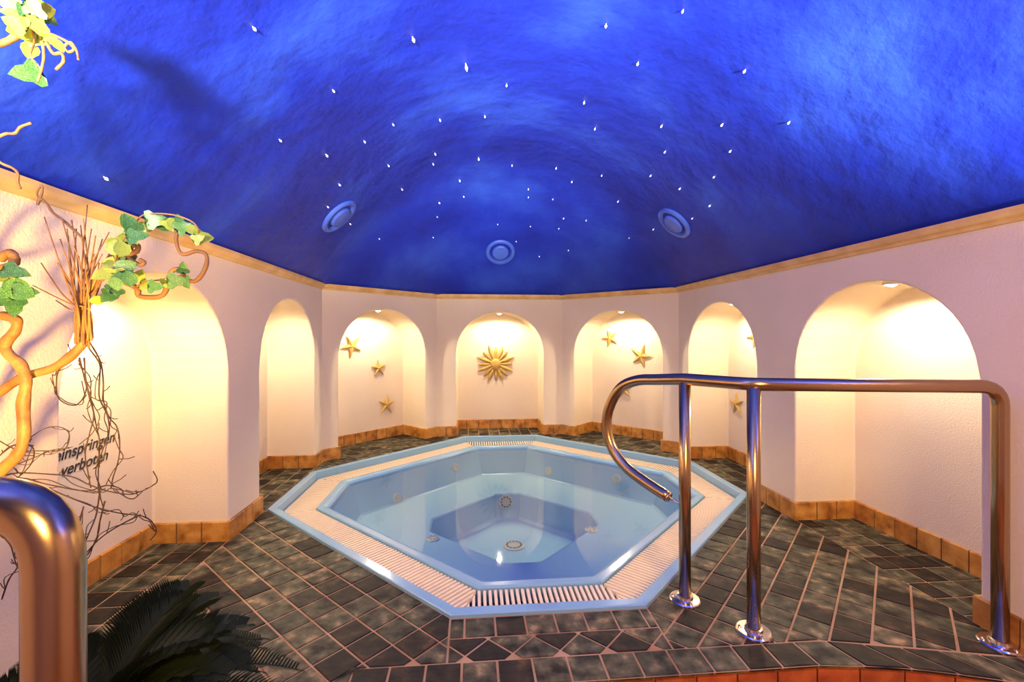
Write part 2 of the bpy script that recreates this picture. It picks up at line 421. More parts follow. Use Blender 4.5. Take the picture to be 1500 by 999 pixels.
# red riser tiles under the deck edge
seg_pts = [(x_, edge_y(x_)) for x_ in [XL + i * .02 for i in range(int((WX - XL) / .02) + 1)]]
acc = 0; start = seg_pts[0]; run = [start]
def riser_tile(a, b):
    a = Vector(a); b = Vector(b); d = (b - a).normalized(); n = Vector((d.y, -d.x)); a2 = a + d * .003; b2 = b - d * .003
    V = []
    for z in (-.016, -.118):
        for p, o_ in ((a2, -.010), (b2, -.010), (b2, .004), (a2, .004)): V.append((p.x + n.x * o_, p.y + n.y * o_ + .004, z))
    mobj('riser_tile', V, [(0, 1, 2, 3), (7, 6, 5, 4), (0, 4, 5, 1), (1, 5, 6, 2), (2, 6, 7, 3), (3, 7, 4, 0)], M['red'], floor)
for a, b in zip(seg_pts, seg_pts[1:]):
    acc += math.dist(a, b)
    if acc >= .125: riser_tile(start, b); start = b; acc = 0
# lower floor and a step in front of the deck
lowf = mobj('floor_lower', [(-WX, YN, ZLOW), (WX, YN, ZLOW), (WX, 1.5, ZLOW), (-WX, 1.5, ZLOW)], [(0, 1, 2, 3)], M['lower']); lowf['kind'] = 'structure'
def boxg(x0, x1, y0, y1, z0, z1):
    V = [(x, y, z) for z in (z0, z1) for x, y in ((x0, y0), (x1, y0), (x1, y1), (x0, y1))]
    return V, [(3, 2, 1, 0), (4, 5, 6, 7), (0, 1, 5, 4), (1, 2, 6, 5), (2, 3, 7, 6), (3, 0, 4, 7)]
V, F = boxg(XL, .62, .95, 1.425, ZLOW, -.19); st = mobj('floor_step', V, F, M['lower']); st['kind'] = 'structure'
V, F = boxg(XL, .62, .55, .95, ZLOW, -.37); st = mobj('floor_step', V, F, M['lower']); st['kind'] = 'structure'

# ------------------------------------------------------------------ skirting tiles
def skirting(name, pts):
    base = empty(name); base['kind'] = 'structure'
    T, Hs = .014, .105
    for (a, b) in zip(pts, pts[1:]):
        a = Vector(a); b = Vector(b); L = (b - a).length; d = (b - a) / L; n = Vector((-d.y, d.x))
        k = max(1, round(L / .132)); off = random.uniform(-.25, .25) if k > 3 else 0
        cuts = [0] + [L * (i + off * (0 < i < k)) / k for i in range(1, k)] + [L]
        for s0, s1 in zip(cuts, cuts[1:]):
            # let tiles reach round outer corners, stop short at inner ones
            e0 = s0 + (.0035 if s0 > 0 else -T * .9); e1 = s1 - (.0035 if s1 < L else -T * .9)
            pr = [(0, -.004), (T, -.004), (T, Hs - .004), (T - .004, Hs), (0, Hs)]
            V = []
            for s in (e0, e1):
                for o_, z in pr: p = a + d * s + n * (o_ + random.uniform(0, .001)); V.append((p.x, p.y, z + random.uniform(-.001, .001)))
            m_ = len(pr); F = [(i, (i + 1) % m_, m_ + (i + 1) % m_, m_ + i) for i in range(m_)] + [tuple(range(m_))[::-1], tuple(range(m_, 2 * m_))]
            o = mobj('tile', V, F, M['skirt'], base); fixnormals(o)
        # grout strip behind the tiles
        V = []
        for s in (0, L):
            for o_, z in ((.0, -.004), (T - .004, -.004), (T - .004, Hs - .006), (0, Hs - .006)): p = a + d * s + n * o_; V.append((p.x, p.y, z))
        mobj('grout', V, [(0, 1, 5, 4), (1, 2, 6, 5), (2, 3, 7, 6)], M['skgrout'], base)
def with_niches(p0, p1, niches):
    p0 = Vector(p0); p1 = Vector(p1); d = (p1 - p0).normalized(); n = Vector((-d.y, d.x)); pts = [p0]
    for a, b in niches: pts += [p0 + d * a, p0 + d * a - n * DEP, p0 + d * b - n * DEP, p0 + d * b]
    return pts + [p1]
skirting('baseboard_left', with_niches((-WX, YC), (-WX, .45), nich_L))
skirting('baseboard_right', with_niches((WX, 1.30), (WX, YC), [(a - 1.30 + YN, b - 1.30 + YN) for a, b in nich_R]))
skirting('baseboard_back', with_niches((XB, YB), (-XB, YB), [(XB - .487, XB + .487)]))
skirting('baseboard_back_left', with_niches((-XB, YB), (-WX, YC), [ND]))
skirting('baseboard_back_right', with_niches((WX, YC), (XB, YB), [ND]))

# ------------------------------------------------------------------ whirlpool
pool = empty('whirlpool', (0, PCY, 0)); tag(pool, 'pale blue octagonal whirlpool sunk in the slate floor', 'whirlpool')
def loft(name, rings_, m, parent, cap=False, smooth=False):
    V = []; F = []
    for P, z in rings_: V += [(p[0], p[1] - PCY, z) for p in P]
    for i in range(len(rings_) - 1):
        for k in range(8): k2 = (k + 1) % 8; F.append((i * 8 + k, i * 8 + k2, (i + 1) * 8 + k2, (i + 1) * 8 + k))
    if cap: F.append(tuple((len(rings_) - 1) * 8 + k for k in range(8)))
    o = mobj(name, V, F, m, parent); return o
rim = loft('rim', [(ring(0), -.03), (ring(0), .008), (ring(.004), .012), (ring(.046), .012), (ring(.05), .008), (ring(.056), -.10)], M['pool'], pool)
loft('gutter', [(ring(.056), -.10), (ring(.262), -.10)], M['gutter'], pool)
brings = [(ring(.262), -.10), (ring(.262), -.036), (ring(.268), -.030), (ring(.300), -.030), (ring(.318), -.036), (ring(.345), -.07), (ring(.43), -.275), (ring(.45), -.285),
          (octa(.62, .115), -.285), (octa(.605, .11), -.295), (octa(.57, .10), -.48), (octa(.55, .09), -.50)]
basin = loft('basin', brings, M['basin'], pool, cap=True)
lipm = basin.data.materials; lipm.append(M['pool'])
for i, p in enumerate(basin.data.polygons):
    if i < 5 * 8: p.material_index = 1
bv = basin.modifiers.new('soft', 'BEVEL'); bv.width = .012; bv.segments = 3; bv.limit_method = 'ANGLE'; bv.angle_limit = math.radians(25)
wat = mobj('water', [(p[0], p[1] - PCY, -.052) for p in ring(.325)], [tuple(range(8))], M['water'], pool)
# slats of the overflow grating, square to each side and mitred in the corners
oO, oI = ring(.060), ring(.258)
allsl = []
for k in range(8):
    a, b = Vector(oO[k]), Vector(oO[(k + 1) % 8]); ai, bi = Vector(oI[k]), Vector(oI[(k + 1) % 8])
    d = (b - a).normalized(); n = Vector((-d.y, d.x)); L = (b - a).length; wdt = .198
    ma = (ai - a).dot(d) / wdt; mb = (bi - b).dot(d) / wdt      # mitre slopes
    pitch = .0243; cnt = int(L / pitch); off = (L - cnt * pitch) / 2
    poly = [tuple(a), tuple(b), tuple(bi), tuple(ai)]
    for i in range(cnt):
        s = off + (i + .5) * pitch; hw = .0064
        sq = [a + d * (s - hw) - n * .0, a + d * (s + hw), a + d * (s + hw) + n * wdt, a + d * (s - hw) + n * wdt]
        c_ = clean(clip([tuple(p) for p in sq], ccw(shrink(poly, .003))))
        if len(c_) >= 3 and area(ccw(c_)) > .0002: allsl.append(ccw(c_))
def slat_geo(P, base):
    n = len(P); V = [(p[0], p[1] - PCY, z) for z in (-.062, -.042) for p in P]
    return V, [tuple(base + n + k for k in range(n))] + [(base + k, base + (k + 1) % n, base + n + (k + 1) % n, base + n + k) for k in range(n)]
allsl.sort(key=vis_size, reverse=True)
for P in allsl[:296]:
    Vt, Ft = slat_geo(P, 0); mobj('slat', Vt, Ft, M['slat'], pool)
Vr, Fr = [], []
for P in allsl[296:]:
    Vt, Ft = slat_geo(P, len(Vr)); Vr += Vt; Fr += Ft
r_ = mobj('slat_field', Vr, Fr, M['slat'], pool); r_['kind'] = 'stuff'
# jets and drains, set where they sit on the basin
bm = bmesh.new(); bm.from_mesh(basin.data); bb = BVHTree.FromBMesh(bm); bm.free()
def basin_hit(px, py):
    d = ray(px, py).normalized(); h = bb.ray_cast(CAM - Vector((0, PCY, 0)), d); return h[0], h[1]
def fitting(name, px, py, r, holes):
    p, n = basin_hit(px, py)
    if p is None: return
    if n.dot(ray(px, py)) > 0: n = -n
    o = lathe(name, [(r, 0), (r, .006), (r * .85, .012), (r * .45, .013), (r * .42, .009), (r * .2, .009)], M['jet'], pool, p, n.to_track_quat('Z', 'Y').to_euler(), 24)
    V, F = [], []
    for k in range(holes):
        a = 2 * math.pi * k / holes; c, s = math.cos(a), math.sin(a); b = len(V)
        for dr, dt in ((.58, -.16), (.58, .16), (.76, .13), (.76, -.13)):
            V.append((r * (dr * c - dt * s), r * (dr * s + dt * c), .0132))
        F.append((b, b + 1, b + 2, b + 3))
    if holes: mobj('slots', V, F, M['jetdark'], o)
for px, py in ((582, 730), (667, 685), (804, 690), (903, 702)): fitting('jet', px, py, .042, 0)
fitting('suction_grille', 741, 735, .062, 10); fitting('jet', 634, 790, .045, 6); fitting('jet', 866, 777, .045, 6); fitting('floor_drain', 753, 800, .082, 12)

# ------------------------------------------------------------------ right handrail
TR = .0245
A, B_, C_ = Vector((.572, 1.825, 0)), Vector((.731, 1.605, 0)), Vector((1.562, 1.462, 0)); ZR = .92
hr = empty('handrail', B_); tag(hr, 'brushed steel handrail on three posts with a curled end over the whirlpool', 'handrail')
def rel(pts): return [Vector(p) - B_ for p in pts]
dAB = (A - B_).normalized(); nAB = (-dAB.y, dAB.x)
hook = []
for px, py in ((962, 556), (935, 557), (912, 566), (897, 586), (889, 612), (891, 640), (901, 664), (920, 687), (948, 708), (979, 728)):
    p = on_plane(px, py, nAB, nAB[0] * A.x + nAB[1] * A.y); hook.append(p)
up = Vector((0, 0, ZR))
def bend(p, prev, nxt, r=.07, n=6):
    a = p + (prev - p).normalized() * r; b = p + (nxt - p).normalized() * r
    return [a.lerp(p, t).lerp(p.lerp(b, t), t) for t in [i / n for i in range(n + 1)]]
Ct, Bt, At = C_ + up, B_ + up, A + up
path = [C_ + Vector((0, 0, .012)), C_ + Vector((0, 0, .6))] + bend(Ct, C_, Bt) + bend(Bt, Ct, At, .05) + [At] + catmull(hook, 6)
tube('rail', rel(path), TR, M['steel'], hr, 20)
for p in (A, B_): tube('post', rel([p + Vector((0, 0, .012)), p + Vector((0, 0, ZR - .012))]), TR * .98, M['steel'], hr, 20)
for p in (A, B_, C_):
    b = lathe('base_plate', [(.062, 0), (.062, .006), (.058, .010), (.034, .012), (.031, .022), (.026, .024)], M['plate'], hr, p - B_)
    for k in range(3):
        a = 2 * math.pi * k / 3 + .6; lathe('screw', [(.006, .010), (.006, .015), (.003, .017)], M['plate'], b, (.047 * math.cos(a), .047 * math.sin(a), 0), None, 10)
e = hook[-1]; ed = (hook[-1] - hook[-2]).normalized()
tube('end_cap', rel([e, e + ed * .004]), TR * .97, M['plate'], hr, 20)
tube('rod', rel([e, A + Vector((0, 0, e.z - .02))]), .005, M['plate'], hr, 8)
# left handrail: its bent end and post show in the near foreground
Q = at(80, 880, .49); Q.z = 0
hl = empty('handrail', Q); tag(hl, 'brushed steel handrail with bent end post beside the sago palm', 'handrail')
Qt = Q + Vector((0, 0, .925)); Wl = Vector((-WX + .01, Q.y - .02, .925))
path = [Q + Vector((0, 0, .012)), Q + Vector((0, 0, .6))] + bend(Qt, Q, Wl, .075, 8) + [Wl]
tube('rail', [Vector(p) - Q for p in path], .0262, M['steel'], hl, 24)
lathe('base_plate', [(.062, 0), (.062, .006), (.058, .010), (.034, .012), (.031, .022)], M['plate'], hl, (0, 0, 0))

# ------------------------------------------------------------------ niche lamps
def niche_lamp(p, label):
    o = empty('niche_lamp', p); tag(o, label, 'lamp', 'recessed lamps in the wall niches')
    lathe('ring', [(.034, .012), (.036, -.004), (.026, -.006), (.024, .004)], M['lampring'], o)
    lathe('bulb', [(.023, .004), (.020, -.008), (.008, -.014)], M['bulb'], o)
    return o
ZT = SPR + RISE - .008
def lamp_at(c, n, label, power):
    p = Vector((c[0], c[1], ZT)) + Vector((n[0], n[1], 0)) * .13
    o = niche_lamp(p, label)
    l = light('niche_spot', 'SPOT', (0, 0, -.03), power, (1.0, .83, .58), None, .022, math.radians(165), .35, o)
NP = 30
lamp_at((-WX, 2.075), (-1, 0), 'recessed lamp in the arched niche that bears the black lettering', NP)
lamp_at((-WX, 3.44), (-1, 0), 'recessed lamp in the left side niche next to the starfish trio', NP)
lamp_at((-(WX + XB) / 2, (YC + YB) / 2), (-q, q), 'recessed lamp above the three starfish left of the sun', NP)
lamp_at((0, YB), (0, 1), 'recessed lamp above the sun ornament', NP)
lamp_at(((WX + XB) / 2, (YC + YB) / 2), (q, q), 'recessed lamp above the starfish right of the sun', NP)
lamp_at((WX, 3.44), (1, 0), 'recessed lamp in the niche behind the handrail posts with a starfish', NP)
lamp_at((WX, 2.075), (1, 0), 'recessed lamp in the bare wide niche behind the long handrail', NP)

# ------------------------------------------------------------------ starfish and sun
def star_mesh(name, arms, r0, r1, th, m, jitter=0.0, alt=1.0):
    n = arms * 2; V = [(0, 0, th)]; F = []
    for k in range(n):
        a = 2 * math.pi * k / n + math.pi / 2; tip = k % 2 == 0
        r = (r1 * (alt if (k // 2) % 2 else 1) * (1 + random.uniform(-jitter, jitter))) if tip else r0
        V.append((r * math.cos(a), r * math.sin(a), .006 if tip else .004)); 
    for k in range(n):
        a = 2 * math.pi * k / n + math.pi / 2; tip = k % 2 == 0; v = V[1 + k]
        V.append((v[0] * (.62 if tip else 1), v[1] * (.62 if tip else 1), th * (.72 if tip else .25)))
    for k in range(n): V.append((V[1 + k][0], V[1 + k][1], 0))
    for k in range(n):
        k2 = (k + 1) % n
        F.append((0, 1 + n + k, 1 + n + k2)); F.append((1 + n + k, 1 + k, 1 + k2, 1 + n + k2)); F.append((1 + k, 1 + 2 * n + k, 1 + 2 * n + k2, 1 + k2))
    F.append(tuple(1 + 2 * n + k for k in reversed(range(n))))
    return V, F
def starfish(px, py, plane, nrm, size, rot, label):
    p = on_plane(px, py, plane[0], plane[1])
    V, F = star_mesh('starfish', 5, size * .36, size, .024, None, .12)
    o = mobj('starfish', V, F, M['starfish'], None, False, p)
    nv = Vector((nrm[0], nrm[1], 0)); o.rotation_euler = (nv.to_track_quat('Z', 'Y').to_matrix() @ Matrix.Rotation(rot, 3, 'Z')).to_euler()
    o.location = p + nv * .001
    tag(o, label, 'starfish', 'starfish on the niche walls'); return o
PDL = ((-q, q), q * (WX + YC) + DEP); PDR = ((q, q), q * (WX + YC) + DEP); PB_ = ((0, 1), YB + DEP); PRN = ((1, 0), WX + DEP)
starfish(515, 507, PDL, (q, -q), .125, .5, 'starfish tilted near the top of the three beside the sun ornament')
starfish(554, 539, PDL, (q, -q), .095, .1, 'smallest starfish, middle of the three left of the sun ornament')
starfish(566, 592, PDL, (q, -q), .11, -.1, 'lowest starfish of the three left of the sun ornament')
starfish(894, 495, PDR, (-q, -q), .11, .35, 'upper starfish right of the sun ornament')
starfish(939, 522, PDR, (-q, -q), .125, -.3, 'starfish right of the sun ornament above the handrail curve')
starfish(913, 570, PDR, (-q, -q), .11, .2, 'starfish half hidden behind the top of the handrail curl')
starfish(1080, 592, PRN, (-1, 0), .11, .1, 'starfish seen between two handrail posts')
starfish(1107, 493, PRN, (-1, 0), .11, .4, 'starfish mostly hidden by the edge of its niche above the handrail')
p = on_plane(726, 533, *PB_)
sun = empty('sun_ornament', p + Vector((0, -.001, 0))); sun.rotation_euler = (math.pi / 2, 0, 0)
tag(sun, 'sandy sun-shaped wall ornament with many pointed rays', 'ornament')
for k in range(16):
    Rr = .235 * (random.uniform(.92, 1.04) if k % 2 else random.uniform(.84, .96)); wv = .024 if k % 2 else .020
    a = 2 * math.pi * k / 16 + random.uniform(-.04, .04); V = []; F = []
    for i_, (t, wd, hz) in enumerate(((.04, .6, .8), (.09, .85, 1), (.14, 1, 1), (.19, .75, .8), (Rr, .04, .25))):
        for c_, z_ in ((-1, 0), (-.75, .6), (0, 1), (.75, .6), (1, 0)):
            u_, v_ = t, c_ * wv * wd; V.append((u_ * math.cos(a) - v_ * math.sin(a), u_ * math.sin(a) + v_ * math.cos(a), .026 * hz * z_ + (.004 if k % 2 else 0)))
    for i_ in range(4):
        for c_ in range(4): F.append((i_ * 5 + c_, (i_ + 1) * 5 + c_, (i_ + 1) * 5 + c_ + 1, i_ * 5 + c_ + 1))
    mobj('ray', V, F, M['starfish'], sun, True)
lathe('centre_disc', [(.062, 0), (.062, .026), (.048, .038), (.02, .042)], M['starfish'], sun, (0, 0, 0))

# ------------------------------------------------------------------ writing in the left niche
def lettering(body, px0, py0, px1, py1, label):
    PLN = ((1, 0), -(WX + DEP)); a = on_plane(px0, py0, *PLN); b = on_plane(px1, py1, *PLN)
    cu = bpy.data.curves.new('lettering', 'FONT'); cu.body = body; cu.shear = .32; cu.extrude = .0004; cu.size = .1; cu.offset = .0014
    o = bpy.data.objects.new('lettering', cu); COL.objects.link(o); bpy.context.view_layer.update()
    me = bpy.data.meshes.new_from_object(o); bpy.data.objects.remove(o)
    xs = [v.co.x for v in me.vertices]; Lt = max(xs) - min(xs); k = (b - a).length / Lt
    o = bpy.data.objects.new('lettering', me); COL.objects.link(o); me.materials.append(M['text'])
    d = (b - a).normalized(); n = Vector((1, 0, 0)); u = n.cross(d)
    for v in me.vertices:
        x_ = (v.co.x - min(xs)) * k; y_ = v.co.y * k * 1.0; v.co = d * x_ + u * y_ + n * v.co.z
    o.location = a + n * .002; tag(o, label, 'lettering'); return o
lettering('einspringen', 79, 678, 168, 646, 'black italic word einspringen painted on the niche wall')
lettering('verboten', 90, 698, 158, 672, 'black italic word verboten painted on the niche wall')

# ------------------------------------------------------------------ ceiling vents and crystal stars
def ceil_hit(px, py):
    h = ceil_bvh.ray_cast(CAM, ray(px, py).normalized()); n = h[1]
    if n.dot(ray(px, py)) > 0: n = -n
    return h[0], n
for px, py, lb in ((496, 316, 'round blue ceiling vent above the starfish trio'), (733, 369, 'round blue ceiling vent above the sun ornament'), (988, 326, 'round blue ceiling vent above the handrail curl')):
    p, n = ceil_hit(px, py)
    o = empty('ceiling_vent', p); o.rotation_euler = n.to_track_quat('Z', 'Y').to_euler(); tag(o, lb, 'vent', 'round ceiling vents')
    lathe('outer_ring', [(.150, -.01), (.150, .012), (.140, .022), (.120, .022), (.108, .008), (.106, -.01)], M['vent'], o)
    lathe('disc', [(.082, -.01), (.084, .022), (.074, .032), (.02, .036)], M['vent'], o)
    lathe('duct', [(.107, -.012), (.107, -.010), (.05, -.009)], M['gutter'], o)
stars = [(604, 54), (487, 131), (682, 93), (742, 123), (575, 181), (644, 174), (710, 169), (409, 204), (533, 206), (477, 226), (637, 224), (634, 239), (701, 231), (568, 241), (750, 241),
         (496, 269), (588, 276), (673, 263), (679, 287), (643, 296), (640, 317), (479, 302), (512, 327), (555, 349), (634, 347), (729, 328), (777, 331), (774, 276), (774, 288), (756, 353), (790, 375),
         (888, 35), (1001, 14), (935, 91), (1092, 102), (856, 148), (872, 187), (970, 183), (1059, 181), (1157, 178), (975, 221), (1071, 220), (815, 245), (882, 256), (954, 256), (1047, 258), (997, 275),
         (810, 291), (838, 265), (906, 294), (1041, 300), (1015, 319), (826, 319), (859, 322), (819, 334), (958, 335), (922, 348), (833, 366), (152, 259), (370, 39)]
sm = None
for i, (px, py) in enumerate(stars):
    p, n = ceil_hit(px, py); big = {2: 2.0, 12: 1.5, 17: 1.4, 0: 1.3, 19: 1.2}.get(i, 1.0) * .46 * (.9 + .25 * random.random())
    if sm is None:
        V = []; F = []
        for r, z in ((.0045, -.004), (.0045, .010), (.012, .020), (.010, .028), (.0, .042)):
            for k in range(6): a = math.pi * k / 3; V.append((r * math.cos(a), r * math.sin(a), z))
        for a in range(4):
            for k in range(6): F.append((a * 6 + k, a * 6 + (k + 1) % 6, a * 6 + 6 + (k + 1) % 6, a * 6 + 6 + k))
        o = mobj('crystal_star', V, F, M['crystal']); sm = o.data
    else:
        o = bpy.data.objects.new('crystal_star', sm); COL.objects.link(o)
    o.location = p; o.rotation_euler = n.to_track_quat('Z', 'Y').to_euler(); o.scale = (min(big, .65), min(big, .65), big)
    tag(o, 'longest hanging crystal star in the blue ceiling' if i == 2 else 'small clear crystal star set in the blue ceiling', 'crystal star', 'crystal stars in the ceiling')

# ------------------------------------------------------------------ branches, twigs, vines and ivy on the left
DP = 1.0
def pxpath(pts, D=DP, k=1.0, ox=0, oy=0, jit=0.0):
    out = []
    for p in pts:
        dd = (p[2] if len(p) > 2 else 0) + random.uniform(-jit, jit); out.append(at(ox + p[0] / k, oy + p[1] / k, D + dd))
    return out
vase_p = Vector((-1.49, 0.88, 0))
vz = lathe('vase', [(.07, 0), (.11, .05), (.12, .16), (.09, .30), (.06, .36), (.07, .40), (.06, .40), (.05, .34)], M['vase'], None, vase_p)
tag(vz, 'tall clay vase holding the corkscrew branches', 'vase')
root = vase_p + Vector((0, 0, .36))
def knobby(r0, r1):
    ph = random.random() * 6
    return lambda t: (r0 + (r1 - r0) * t) * (1 + .07 * math.sin(t * 37 + ph) + .05 * math.sin(t * 83 + ph))
def branch(name, pts, r0, r1, m, label, cat, group=None, start=None, seg=10, n=7):
    P = ([start] if start is not None else []) + pts; P = catmull(P, n); o0 = P[0].copy()
    o = tube(name, [p - o0 for p in P], knobby(r0, r1), m, None, seg); o.location = o0; tag(o, label, cat, group); return o
branch('corkscrew_branch', pxpath([(-25, 735), (0, 692), (24, 668), (35, 640), (34, 592), (38, 560), (30, 535), (12, 518), (8, 503), (22, 485), (24, 470), (8, 463), (-20, 462)]), .0118, .0098, M['bark'],
       'thick golden corkscrew branch with an S bend', 'branch', 'corkscrew branches', root, 12)
branch('corkscrew_branch', pxpath([(-30, 610), (0, 575), (36, 552), (80, 538), (112, 514), (127, 492), (124, 470), (118, 452), (130, 425), (150, 400), (165, 375)], DP + .03), .0102, .008, M['bark'],
       'brown corkscrew branch running up into the twig bundle', 'branch', 'corkscrew branches', root + Vector((.035, .01, 0)), 12)
branch('corkscrew_branch', pxpath([(150, 405), (178, 412), (200, 422), (205, 434), (235, 434), (245, 420), (250, 400), (258, 394), (266, 398), (272, 408), (285, 412), (296, 402), (303, 385), (301, 372), (288, 368), (266, 372), (258, 352), (262, 335), (264, 325)], DP + .02), .0062, .0036, M['twig'],
       'dark thin corkscrew branch looping over the lettered niche', 'branch', 'corkscrew branches', None, 8)
branch('corkscrew_branch', pxpath([(0, 378), (14, 371), (21, 378), (18, 388), (0, 396), (-30, 410), (-48, 440), (-20, 462)], DP), .0095, .009, M['bark'], 'short golden branch end curling in above the S bend', 'branch', 'corkscrew branches', None, 10)
branch('corkscrew_branch', pxpath([(-85, 620), (-75, 480), (-95, 380), (-70, 280), (-80, 190), (-50, 100), (-30, 68), (0, 64), (20, 55), (38, 40), (42, 28)], .95), .0095, .006, M['bark'], 'pale corkscrew branch among ivy leaves close to the ceiling', 'branch', 'corkscrew branches', root + Vector((-.02, -.02, 0)), 10)
branch('corkscrew_branch', pxpath([(42, 40), (58, 45), (80, 52), (100, 62), (108, 72), (100, 76), (95, 68), (104, 62), (112, 74), (115, 88)], .95), .0032, .0022, M['bark'], 'thin tan tendril curling below the ceiling', 'branch', 'corkscrew branches', None, 6)
branch('corkscrew_branch', pxpath([(62, 60), (64, 85), (58, 112), (55, 120)], .95), .0028, .0022, M['bark'], 'straight pale twig hanging from the ivy by the ceiling', 'branch', 'corkscrew branches', None, 6)
branch('corkscrew_branch', pxpath([(68, 62), (78, 78), (90, 78), (93, 90), (82, 102)], .95), .0036, .003, M['bark'], 'short crooked tan twig beside the hanging one', 'branch', 'corkscrew branches', None, 6)
branch('corkscrew_branch', pxpath([(-79, 200), (-40, 212), (-10, 204), (8, 196), (22, 195), (30, 186), (46, 180)], DP), .0034, .0028, M['bark'], 'crooked yellow twig tip against the blue ceiling', 'branch', 'corkscrew branches', None, 6)
branch('corkscrew_branch', pxpath([(-74, 240), (-40, 225), (-10, 232), (4, 240), (18, 246), (26, 254), (26, 266), (30, 276)], DP), .0034, .0026, M['bark'], 'hooked yellow twig in front of the cornice', 'branch', 'corkscrew branches', None, 6)
branch('corkscrew_branch', pxpath([(122, 350), (95, 325), (78, 312), (68, 298), (58, 290), (55, 300), (62, 280), (60, 272), (54, 284), (60, 294)], DP + .02), .0032, .0018, M['twig'], 'dark curly twig with a small loop in front of the cornice', 'branch', 'corkscrew branches', None, 6)
branch('corkscrew_branch', pxpath([(185, 375), (200, 368), (202, 360), (192, 362), (190, 378), (205, 388), (211, 384), (205, 380)], DP), .0055, .004, M['twig'], 'tightly curled brown branch tip beside the yellow leaves', 'branch', 'corkscrew branches', None, 8)
# twig bundle
tb = empty('twig_bundle', at(122, 470, DP + .03)); tag(tb, 'bundle of upright brown and golden twigs above the S-shaped branch', 'twigs')
o0 = tb.location.copy()
tips = [(65, 318), (90, 318), (112, 335), (118, 330), (128, 300), (134, 335), (140, 345), (150, 350), (160, 340), (168, 355), (172, 372), (100, 345), (108, 360), (85, 385), (60, 385), (48, 418), (82, 440), (98, 335), (145, 385), (155, 395), (180, 365), (122, 320), (105, 322), (115, 375), (138, 372), (92, 400), (160, 420), (88, 350), (126, 372), (150, 372)]
for i, (tx, ty) in enumerate(tips):
    bx = 122 + random.uniform(-12, 10); mx_ = bx + (tx - bx) * .35 + random.uniform(-6, 6); my_ = 470 + (ty - 470) * .5
    P = pxpath([(bx + random.uniform(-4, 4), 500 + random.uniform(-15, 10)), (bx, 455), (mx_, my_), (tx, ty)], DP + .03, jit=.03)
    tube('twig', [p - o0 for p in catmull(P, 5)], knobby(.0026, .0012), M['bark'] if i % 3 == 0 else M['twig'], tb, 6)
# dry vines
vines = [(3.569, 0, 440, [(400, 230), (350, 310), (305, 370), (295, 430), (300, 500), (345, 540), (400, 545), (440, 500), (450, 430), (410, 310)], 'dry vine hanging in a wide loop over the lettered niche'),
    (3.569, 0, 440, [(415, 300), (440, 400), (465, 500), (490, 600), (470, 690), (445, 800), (460, 900), (475, 980)], 'dry vine falling straight from the branch through the first letters'),
    (3.569, 0, 440, [(440, 300), (450, 420), (480, 540), (500, 640), (520, 740), (515, 860), (515, 990), (540, 1080)], 'dry vine falling through the middle of the lettering'),
    (3.569, 0, 440, [(465, 250), (520, 330), (520, 420), (520, 510), (560, 600), (570, 690), (530, 800), (500, 900), (530, 990)], 'dry vine bending through the end of the word'),
    (3.569, 0, 440, [(430, 150), (470, 220), (525, 320), (540, 430), (540, 520), (570, 610), (610, 660), (625, 740), (620, 830), (590, 930), (580, 985)], 'outermost hanging dry vine bowed to the right of the lettering'),
    (3.842, 0, 620, [(-60, 310), (0, 300), (100, 280), (250, 285), (400, 300), (500, 345), (600, 380), (720, 400), (790, 385), (860, 350), (885, 320), (862, 270)], 'dry vine reaching right with an upturned tip across the niche'),
    (3.842, 0, 620, [(-60, 340), (0, 330), (130, 310), (250, 340), (400, 370), (500, 380), (600, 350), (680, 370), (700, 410), (750, 425), (800, 385)], 'dry vine lying just under the upturned one'),
    (3.842, 0, 620, [(50, 330), (200, 340), (350, 400), (500, 460), (600, 490), (700, 510), (790, 520), (850, 550), (880, 610), (845, 660)], 'dry vine drooping to the ochre skirting tiles'),
    (3.842, 0, 620, [(790, 515), (700, 560), (600, 620), (520, 690), (450, 780)], 'dry vine slanting down from the drooping one to the bent rail'),
    (3.842, 0, 620, [(560, 400), (540, 520), (500, 620), (450, 740), (430, 800)], 'dry vine dropping behind the bent rail from the knot of vines'),
    (3.842, 0, 620, [(590, 440), (560, 560), (540, 660), (480, 760), (440, 830)], 'dry vine crossing the knot down to the rail post'),
    (3.842, 0, 620, [(470, 470), (450, 560), (470, 640), (455, 740), (440, 800)], 'short dry vine close against the bent rail post'),
    (3.842, 0, 620, [(0, 620), (60, 690), (90, 790), (140, 880), (155, 990)], 'dry vine arching down inside the bend of the rail'), (3.842, 0, 620, [(10, 990), (50, 880), (100, 800), (80, 700), (30, 590)], 'dry vine crossing another inside the bend of the rail'),
    (3.842, 0, 620, [(-20, 90), (100, 150), (250, 155), (350, 150), (385, 110), (385, 50), (330, 20), (250, 30), (170, 80)], 'fine dry vine making a ring beside the thick branch'),
    (3.842, 0, 620, [(-20, 200), (60, 130), (150, 120), (190, 150), (180, 220), (120, 290), (60, 320)], 'dry vine curled around the foot of the thick branch'), (3.842, 0, 620, [(100, 230), (200, 190), (300, 150), (390, 140)], 'short fine vine pointing at the first letter')]
